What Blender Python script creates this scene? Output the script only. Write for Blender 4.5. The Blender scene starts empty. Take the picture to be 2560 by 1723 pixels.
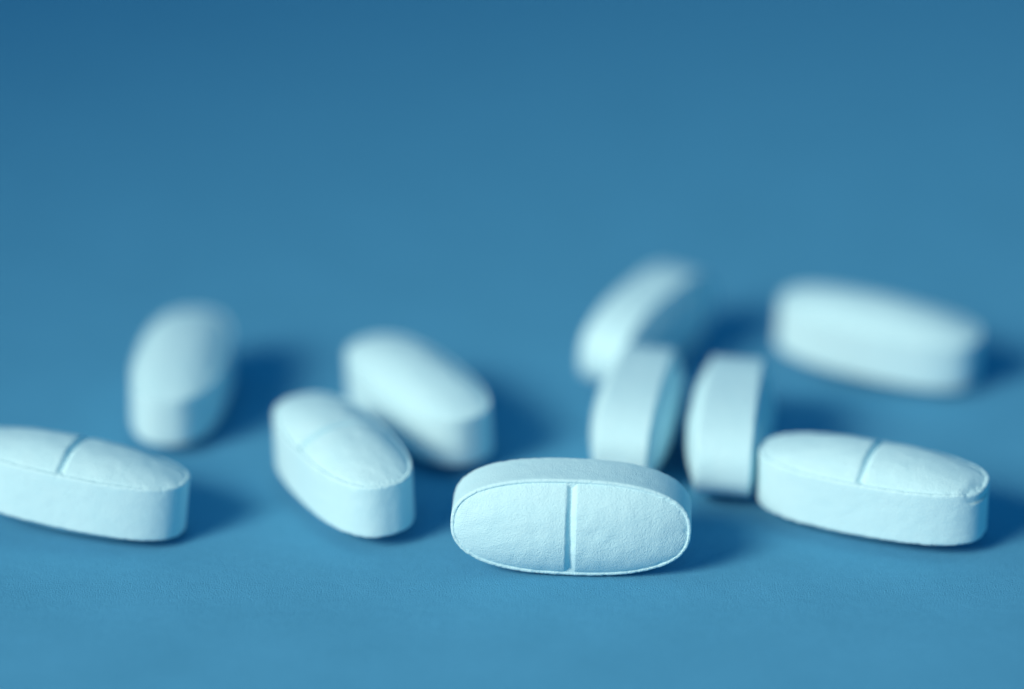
import bpy, math
import numpy as np
from mathutils import Vector, Matrix, Euler

# one Blender unit is one centimetre
S = bpy.context.scene
S.unit_settings.system = 'METRIC'
S.unit_settings.scale_length = 0.01

# ------------------------------------------------------------------ camera
PITCH, LENS, CAM_H, CAM_D = 0.4161567, 117.6136, 12.410341, 28.07956
cd = bpy.data.cameras.new('camera')
cam = bpy.data.objects.new('camera', cd)
S.collection.objects.link(cam)
cam.location = (0, -CAM_D, CAM_H)
cam.rotation_euler = (math.pi / 2 - PITCH, 0, 0)
cd.sensor_width = 36.0
cd.lens = LENS
cd.clip_start = 0.5
cd.clip_end = 3000
cd.dof.use_dof = True
FOCUS_Y, FOCUS_Z = -4.58, 0.35
cd.dof.focus_distance = (FOCUS_Y + CAM_D) * math.cos(PITCH) - (FOCUS_Z - CAM_H) * math.sin(PITCH)
cd.dof.aperture_fstop = 0.060
cd.dof.aperture_blades = 0
S.camera = cam

# ------------------------------------------------------------------ world: dim blue room light
w = bpy.data.worlds.new('World')
S.world = w
w.use_nodes = True
bg = w.node_tree.nodes['Background']
bg.inputs['Color'].default_value = (0.048, 0.305, 0.545, 1)
bg.inputs['Strength'].default_value = 0.64

# ------------------------------------------------------------------ key lamp: softbox, front left
def lamp(name, loc, aim, size, power, color, spread):
    l = bpy.data.lights.new(name, 'AREA')
    l.shape = 'DISK'
    l.size = size
    l.energy = power
    l.color = color
    l.spread = math.radians(spread)
    o = bpy.data.objects.new(name, l)
    S.collection.objects.link(o)
    o.location = loc
    d = Vector(aim) - Vector(loc)
    o.rotation_euler = d.to_track_quat('-Z', 'Y').to_euler()
    return o
AIM = Vector((3.4, -3.9, 0))
KD, KAZ, KEL = 60.0, math.radians(51), math.radians(32)     # azimuth is measured from -y towards -x
KL = AIM + KD * Vector((-math.sin(KAZ) * math.cos(KEL), -math.cos(KAZ) * math.cos(KEL), math.sin(KEL)))
lamp('softbox', KL, AIM, 26.0, 2760, (1.0, 0.87, 0.695), 36)

S.view_settings.view_transform = 'Standard'
S.view_settings.look = 'None'
S.view_settings.exposure = 0
S.view_settings.gamma = 1
try:
    S.cycles.use_denoising = True
    S.cycles.max_bounces = 8
except Exception:
    pass

# ------------------------------------------------------------------ materials
def new_mat(name):
    m = bpy.data.materials.new(name)
    m.use_nodes = True
    nt = m.node_tree
    return m, nt, nt.nodes['Principled BSDF']

def noise(nt, vec, scale, detail=3.0, rough=0.55):
    n = nt.nodes.new('ShaderNodeTexNoise')
    n.inputs['Scale'].default_value = scale
    n.inputs['Detail'].default_value = detail
    n.inputs['Roughness'].default_value = rough
    nt.links.new(vec, n.inputs['Vector'])
    return n.outputs['Fac']

def tablet_mat(name, fine, lump):
    m, nt, b = new_mat(name)
    L = nt.links
    tc = nt.nodes.new('ShaderNodeTexCoord')
    oi = nt.nodes.new('ShaderNodeObjectInfo')
    add = nt.nodes.new('ShaderNodeVectorMath'); add.operation = 'ADD'
    L.new(tc.outputs['Object'], add.inputs[0]); L.new(oi.outputs['Location'], add.inputs[1])
    v = add.outputs[0]
    ramp = nt.nodes.new('ShaderNodeMix'); ramp.data_type = 'RGBA'
    ramp.inputs['A'].default_value = (0.50, 0.83, 0.935, 1)
    ramp.inputs['B'].default_value = (0.565, 0.87, 0.96, 1)
    L.new(noise(nt, v, 5.0, 4), ramp.inputs['Factor'])
    L.new(ramp.outputs['Result'], b.inputs['Base Color'])
    b.inputs['Roughness'].default_value = 0.72
    b.inputs['Specular IOR Level'].default_value = 0.18
    prev = None
    for sc, dist, det in ((8.0, lump, 1.0), (95.0, fine * 0.85, 1.0), (45.0, fine * 0.25, 1.0)):
        bp = nt.nodes.new('ShaderNodeBump')
        bp.inputs['Strength'].default_value = 1.0
        bp.inputs['Distance'].default_value = dist
        L.new(noise(nt, v, sc, det), bp.inputs['Height'])
        if prev: L.new(prev, bp.inputs['Normal'])
        prev = bp.outputs['Normal']
    # sparse little pits
    pit = nt.nodes.new('ShaderNodeMapRange')
    pit.inputs['From Min'].default_value = 0.72; pit.inputs['From Max'].default_value = 0.82
    pit.inputs['To Min'].default_value = 1.0; pit.inputs['To Max'].default_value = 0.0
    L.new(noise(nt, v, 26.0, 2.0), pit.inputs['Value'])
    bp = nt.nodes.new('ShaderNodeBump')
    bp.inputs['Strength'].default_value = 1.0
    bp.inputs['Distance'].default_value = 0.003
    L.new(pit.outputs['Result'], bp.inputs['Height'])
    L.new(prev, bp.inputs['Normal'])
    L.new(bp.outputs['Normal'], b.inputs['Normal'])
    return m

FACE = tablet_mat('pressed_powder_face', 0.0075, 0.007)
BAND = tablet_mat('pressed_powder_band', 0.005, 0.006)

def table_mat():
    m, nt, b = new_mat('blue_card')
    L = nt.links
    tc = nt.nodes.new('ShaderNodeTexCoord')
    v = tc.outputs['Object']
    f1 = noise(nt, v, 1.1, 4, 0.6)
    f2 = noise(nt, v, 14.0, 5, 0.75)
    mx = nt.nodes.new('ShaderNodeMath'); mx.operation = 'ADD'
    L.new(f1, mx.inputs[0]); L.new(f2, mx.inputs[1])
    mr = nt.nodes.new('ShaderNodeMapRange')
    mr.inputs['From Min'].default_value = 0.6; mr.inputs['From Max'].default_value = 1.4
    L.new(mx.outputs[0], mr.inputs['Value'])
    c = nt.nodes.new('ShaderNodeMix'); c.data_type = 'RGBA'
    c.inputs['A'].default_value = (0.070, 0.305, 0.505, 1)
    c.inputs['B'].default_value = (0.089, 0.362, 0.594, 1)
    L.new(mr.outputs['Result'], c.inputs['Factor'])
    L.new(c.outputs['Result'], b.inputs['Base Color'])
    b.inputs['Roughness'].default_value = 0.85
    b.inputs['Specular IOR Level'].default_value = 0.1
    bp = nt.nodes.new('ShaderNodeBump'); bp.inputs['Distance'].default_value = 0.008
    bp.inputs['Strength'].default_value = 1.0
    L.new(noise(nt, v, 70.0, 2, 0.6), bp.inputs['Height'])
    bp2 = nt.nodes.new('ShaderNodeBump'); bp2.inputs['Distance'].default_value = 0.005
    L.new(noise(nt, v, 6.0, 3, 0.6), bp2.inputs['Height'])
    L.new(bp.outputs['Normal'], bp2.inputs['Normal'])
    L.new(bp2.outputs['Normal'], b.inputs['Normal'])
    return m

# ------------------------------------------------------------------ the surface everything rests on
me = bpy.data.meshes.new('table_surface')
R = 900.0
me.from_pydata([(-R, -R, 0), (R, -R, 0), (R, R, 0), (-R, R, 0)], [], [(0, 1, 2, 3)])
me.materials.append(table_mat())
table = bpy.data.objects.new('table_surface', me)
S.collection.objects.link(table)
table['kind'] = 'structure'
table['label'] = 'matte blue surface under and behind the tablets'

# ------------------------------------------------------------------ tablet geometry (numpy)
def hash3(ix, iy, iz, seed):
    h = (ix * 374761393 + iy * 668265263 + iz * 2147483647 + seed * 974634777) & 0xffffffff
    h = ((h ^ (h >> 13)) * 1274126177) & 0xffffffff
    h = ((h ^ (h >> 16)) * 2246822519) & 0xffffffff
    return ((h ^ (h >> 15)) & 0xffff) / 32767.5 - 1.0

def vnoise(P, scale, seed):
    q = P * scale
    i = np.floor(q).astype(np.int64); f = q - i
    f = f * f * f * (f * (f * 6 - 15) + 10)
    out = 0
    for dx in (0, 1):
        wx = f[:, 0] if dx else 1 - f[:, 0]
        for dy in (0, 1):
            wy = f[:, 1] if dy else 1 - f[:, 1]
            for dz in (0, 1):
                wz = f[:, 2] if dz else 1 - f[:, 2]
                out = out + wx * wy * wz * hash3(i[:, 0] + dx, i[:, 1] + dy, i[:, 2] + dz, seed)
    return out

LEN, WID, THK, DOME, NEXP = 1.90, 0.824, 0.456, 0.138, 2.5
LAND, RND = 0.032, 0.018          # flat land round the dome, rounding of the rim
GW, GD = 0.092, 0.038             # score groove width and depth

def se(u, a, b):
    c, s = np.cos(u), np.sin(u)
    e = 2 / NEXP
    return np.sign(c) * a * np.abs(c) ** e, np.sign(s) * b * np.abs(s) ** e

def ring_params(k, a, mo, mg, q=1.0):
    """u of the upper half of a ring, the middle mg steps lying inside the groove"""
    ug = math.acos(min(0.95, (GW / 2 / (a * k)) ** (NEXP / 2)))
    xs = np.linspace(GW / 2, -GW / 2, mg + 1)
    um = np.arccos(np.sign(xs) * (np.abs(xs) / (a * k)) ** (NEXP / 2))
    lo = np.linspace(0, ug, mo + 1)[:-1]
    return np.concatenate([lo, um, (math.pi - lo)[::-1]])

def full_ring(uh):
    return np.concatenate([uh, -uh[-2:0:-1]])

def tablet_arrays(scored, seed, res, chips, wear, score):
    """one closed tablet: rows of rings from the scored face over the band to the plain face"""
    mo, mg = (100, 12) if res > 1 else (44, 8)
    nk = 44 if res > 1 else 22
    a, b = LEN / 2 - LAND, WID / 2 - LAND
    k0 = 0.085
    ks = np.concatenate([np.linspace(k0, 0.86, nk), 1 - 0.14 * (np.linspace(1, 0, 12)[1:]) ** 1.5])
    rows, tags = [], []
    def dome_z(x, y, k, sc):
        z = np.zeros_like(x) + DOME * (1 - k ** 2.35) - 0.003 * np.exp(-((1 - k) / 0.035) ** 2)
        if sc:
            xw = x + 0.0045 * vnoise(np.c_[x * 0, y, y * 0], 14, seed + 8) * np.clip(1 - (x / (GW / 2)) ** 2, 0, 1)
            v = np.clip(1 - np.abs(xw) / (GW / 2), 0, 1)
            v = v * v * (3 - 2 * v) * 0.75 + v * 0.25
            soft = GD * score * v
            zz = z - soft
            floor = -0.002
            z = np.where(v > 0, np.maximum(zz, np.minimum(z, floor)), z)
        return z
    def face_rows(sign, sc):
        out = []
        for k in ks:
            u = full_ring(ring_params(k, a, mo, mg))
            x, y = se(u, a * k, b * k)
            z = THK / 2 + dome_z(x, y, k, sc)
            out.append((np.c_[x, y, sign * z], 'face'))
        u = full_ring(ring_params(1.0, a, mo, mg))
        for ins, dz in ((LAND * 0.85, -0.0022), (LAND * 0.7, 0.0), (RND * 1.15, 0.002)):
            x, y = se(u, LEN / 2 - ins, WID / 2 - ins)
            out.append((np.c_[x, y, np.full_like(x, sign * (THK / 2 + dz))], 'land'))
        for t in (30, 60):
            ins = RND * (1 - math.sin(math.radians(t)))
            dz = -RND * (1 - math.cos(math.radians(t))) + 0.002 * (1 - t / 90)
            x, y = se(u, LEN / 2 - ins, WID / 2 - ins)
            out.append((np.c_[x, y, np.full_like(x, sign * (THK / 2 + dz))], 'land'))
        return out
    top = face_rows(1, scored)
    bot = face_rows(-1, False)[::-1]
    u = full_ring(ring_params(1.0, a, mo, mg))
    band = []
    nb = 22 if res > 1 else 10
    for z in np.linspace(THK / 2 - RND, -THK / 2 + RND, nb):
        x, y = se(u, LEN / 2, WID / 2)
        band.append((np.c_[x, y, np.full_like(x, z)], 'band'))
    rows = top + band + bot
    n = len(u); half = n // 2
    V = np.vstack([r[0] for r in rows])
    nr = len(rows)
    nt_, nb_ = len(top), len(bot)
    idx = np.arange(nr * n).reshape(nr, n)
    q = np.stack([idx[:-1], np.roll(idx[:-1], -1, 1), np.roll(idx[1:], -1, 1), idx[1:]], -1)   # row, col, 4
    q = q[..., ::-1]
    col = np.arange(n)
    ing = ((col >= mo) & (col < mo + mg)) | ((col >= half + mo) & (col < half + mo + mg))
    part = np.zeros((nr - 1, n), int)          # 0 face_up 1 groove 2 band 3 face_down
    part[nt_ - 1:nt_ + nb - 1, :] = 2
    part[nt_ + nb - 1:, :] = 3
    if scored:
        gm = np.zeros((nr - 1, n), bool); gm[:len(ks) - 1, :] = ing[None, :]
        part[gm] = 1
    faces = [q.reshape(-1, 4)]; parts = [part.reshape(-1)]
    # central caps: rows of vertices between mirrored columns
    extra = []; base = len(V)
    m = 10
    for sign, row0, sc, pid in ((1, 0, scored, 0), (-1, nr - 1, False, 3)):
        ringv = V[idx[row0]]
        J = half + 1
        grid = np.zeros((m + 1, J), int)
        for j in range(J):
            tp = idx[row0, j]; bt = idx[row0, (n - j) % n]
            grid[0, j] = tp; grid[m, j] = bt
        for i in range(1, m):
            for j in range(J):
                if j in (0, J - 1):
                    grid[i, j] = grid[0, j]
                    continue
                t = i / m
                p = V[grid[0, j]] * (1 - t) + V[grid[m, j]] * t
                k = (abs(p[0] / a) ** NEXP + abs(p[1] / b) ** NEXP) ** (1 / NEXP)
                p = np.array([p[0], p[1], sign * (THK / 2 + dome_z(p[:1], p[1:2], np.array([k]), sc)[0])])
                grid[i, j] = base + len(extra); extra.append(p)
        fq = []; fp = []
        for i in range(m):
            for j in range(J - 1):
                f = [grid[i, j], grid[i, j + 1], grid[i + 1, j + 1], grid[i + 1, j]]
                if sign < 0: f = f[::-1]
                fq.append(f)
                fp.append(1 if (sc and mo <= j < mo + mg) else pid)
        faces.append(np.array(fq)); parts.append(np.array(fp))
    if extra: V = np.vstack([V, np.array(extra)])
    F = np.vstack(faces); Pp = np.concatenate(parts)
    # ---- wear: slightly uneven press faces, crumbly rim, chips
    rowtag = np.concatenate([np.full(n, {'face': 0, 'land': 1, 'band': 2}[r[1]]) for r in rows] + [np.zeros(len(extra), int)])
    ell = (np.abs(V[:, 0] / (LEN / 2)) ** NEXP + np.abs(V[:, 1] / (WID / 2)) ** NEXP) ** (1 / NEXP)
    up = np.sign(V[:, 2])
    off = 0.0035 * vnoise(V, 3.5, seed) + 0.0022 * vnoise(V, 11, seed + 1)
    V2 = V.copy()
    facew = (rowtag == 0)
    V2[facew, 2] += (up * off)[facew]
    rim = np.exp(-((np.abs(V[:, 2]) - THK / 2) / 0.035) ** 2) * np.clip((ell - 0.9) / 0.06, 0, 1)
    crumb = 0.6 * vnoise(V, 22, seed + 2) + 0.8 * vnoise(V, 60, seed + 3)
    crumb = np.minimum(crumb, 0.25) * wear * rim
    V2[:, 2] += up * crumb
    V2[:, 0] *= 1 + crumb * 0.5
    V2[:, 1] *= 1 + crumb * 0.9
    for (cx, cy, cr, depth) in chips:
        d = np.hypot(V[:, 0] - cx, V[:, 1] - cy) + 0.03 * vnoise(V, 14, seed + 5) + 0.012 * vnoise(V, 30, seed + 6)
        g = np.clip(1 - d / cr, 0, 1) * np.clip((ell - 0.86) / 0.1, 0, 1) * (V[:, 2] > THK / 2 - 0.09)
        g = np.clip(g * 2.2, 0, 1)
        V2[:, 2] -= depth * g
        V2[:, 0] *= 1 - 0.012 * g
        V2[:, 1] *= 1 - 0.012 * g
    return V2, F, Pp

def vertex_normals(V, F):
    d1 = V[F[:, 2]] - V[F[:, 0]]; d2 = V[F[:, 3]] - V[F[:, 1]]
    fn = np.cross(d1, d2)
    N = np.zeros_like(V)
    for i in range(4): np.add.at(N, F[:, i], fn)
    return N / (np.linalg.norm(N, axis=1)[:, None] + 1e-12)

def part_object(name, V, N, F, material, parent):
    used, inv = np.unique(F, return_inverse=True)
    inv = inv.reshape(F.shape)
    polys = []
    for f in inv.tolist():
        g = [f[0]] + [f[i] for i in (1, 2, 3) if f[i] != f[i - 1]]
        if g[0] == g[-1] and len(g) > 3: g = g[:-1]
        if len(set(g)) > 2: polys.append(g)
    me = bpy.data.meshes.new(name)
    me.from_pydata(V[used].tolist(), [], polys)
    me.materials.append(material)
    me.polygons.foreach_set('use_smooth', [True] * len(me.polygons))
    me.update()
    me.normals_split_custom_set_from_vertices(N[used].tolist())
    o = bpy.data.objects.new(name, me)
    S.collection.objects.link(o)
    o.parent = parent
    return o

def make_tablet(label, x, y, yaw, roll, rock, scored, seed, res=1, chips=(), wear=0.005, size=1.0, score=1.0):
    V, F, Pp = tablet_arrays(True, seed, res, chips, wear, score)
    V = V * size
    if not scored:                       # plain face up: the score is underneath
        V = V * np.array([1, -1, -1])
    N = vertex_normals(V, F)
    M = Matrix.Rotation(yaw, 3, 'Z') @ Matrix.Rotation(rock, 3, 'Y') @ Matrix.Rotation(roll, 3, 'X')
    W = V @ np.array(M).T
    z = -W[:, 2].min() - 0.002
    V = V + np.array([0, 0, z]) @ np.array(M)      # so that the Empty sits at the tablet's base
    root = bpy.data.objects.new('tablet', None)
    root.empty_display_size = 0.3
    S.collection.objects.link(root)
    root.location = (x, y, 0)
    root.rotation_euler = M.to_euler()
    root['label'] = label
    root['category'] = 'tablet'
    root['group'] = 'tablets scattered on the blue surface'
    part_object('side_band', V, N, F[Pp == 2], BAND, root)
    f = part_object('domed_face', V, N, F[Pp == 0], FACE, root)
    f['label'] = 'domed face with a score line across it'
    part_object('score_groove', V, N, F[Pp == 1], FACE, f)
    f2 = part_object('domed_face', V, N, F[Pp == 3], FACE, root)
    f2['label'] = 'plain domed face without a score line'
    return root

# ------------------------------------------------------------------ the ten tablets
make_tablet('sharply focused pale blue oval tablet standing on its long edge with the scored face forward',
            0.473, -4.3322, -0.0443, 1.5163, 0.0187, True, 11, 2, wear=0.005)
make_tablet('scored pale blue tablet lying flat and cut off by the left edge of the picture',
            -3.5547, -3.6598, -0.2572, -0.0765, 0.1014, True, 23, 2, wear=0.006)
make_tablet('scored pale blue tablet lying flat at right with a chipped rim at its near end',
            2.9236, -3.7132, -0.3889, 0.0313, 0.0061, True, 37, 2,
            chips=((0.95, -0.12, 0.20, 0.023),), wear=0.006)
make_tablet('flat tablet with a faint score, end towards viewer, just left of the sharp upright one',
            -1.3964, -3.2505, -1.1121, 0.0326, 0.0071, True, 41, 2, score=1.9)
make_tablet('blurred plain tablet lying flat and slanting close behind another flat tablet left of centre',
            -0.8086, -1.965, -1.01, 0.062, 0.0206, False, 53, size=0.97)
make_tablet('blurred plain tablet lying end-on alone at the left with a dark shadow to its right',
            -2.88, -1.48, 1.4982, 0.0351, -0.0279, False, 61, size=0.97)
make_tablet('blurred tablet on its edge, its lower end hidden by the upright front tablet',
            1.0635, -2.3399, 1.385, 1.6151, -0.011, True, 71, size=0.965)
make_tablet('blurred tablet on its edge, end-on, in the gap beside the flat chipped tablet',
            1.844, -2.6055, 1.4389, 1.5958, -0.0072, True, 83, size=0.985)
make_tablet('very blurred tablet on its edge, farthest back, curving away behind the edge-standing pair',
            1.225, -0.50, 1.06, 1.62, -0.0161, True, 97, size=0.96)
make_tablet('very blurred plain tablet lying flat at the back right, alone above the chipped one',
            3.2757, -0.66, -0.4142, 0.05, 0.06, False, 101, size=0.975)
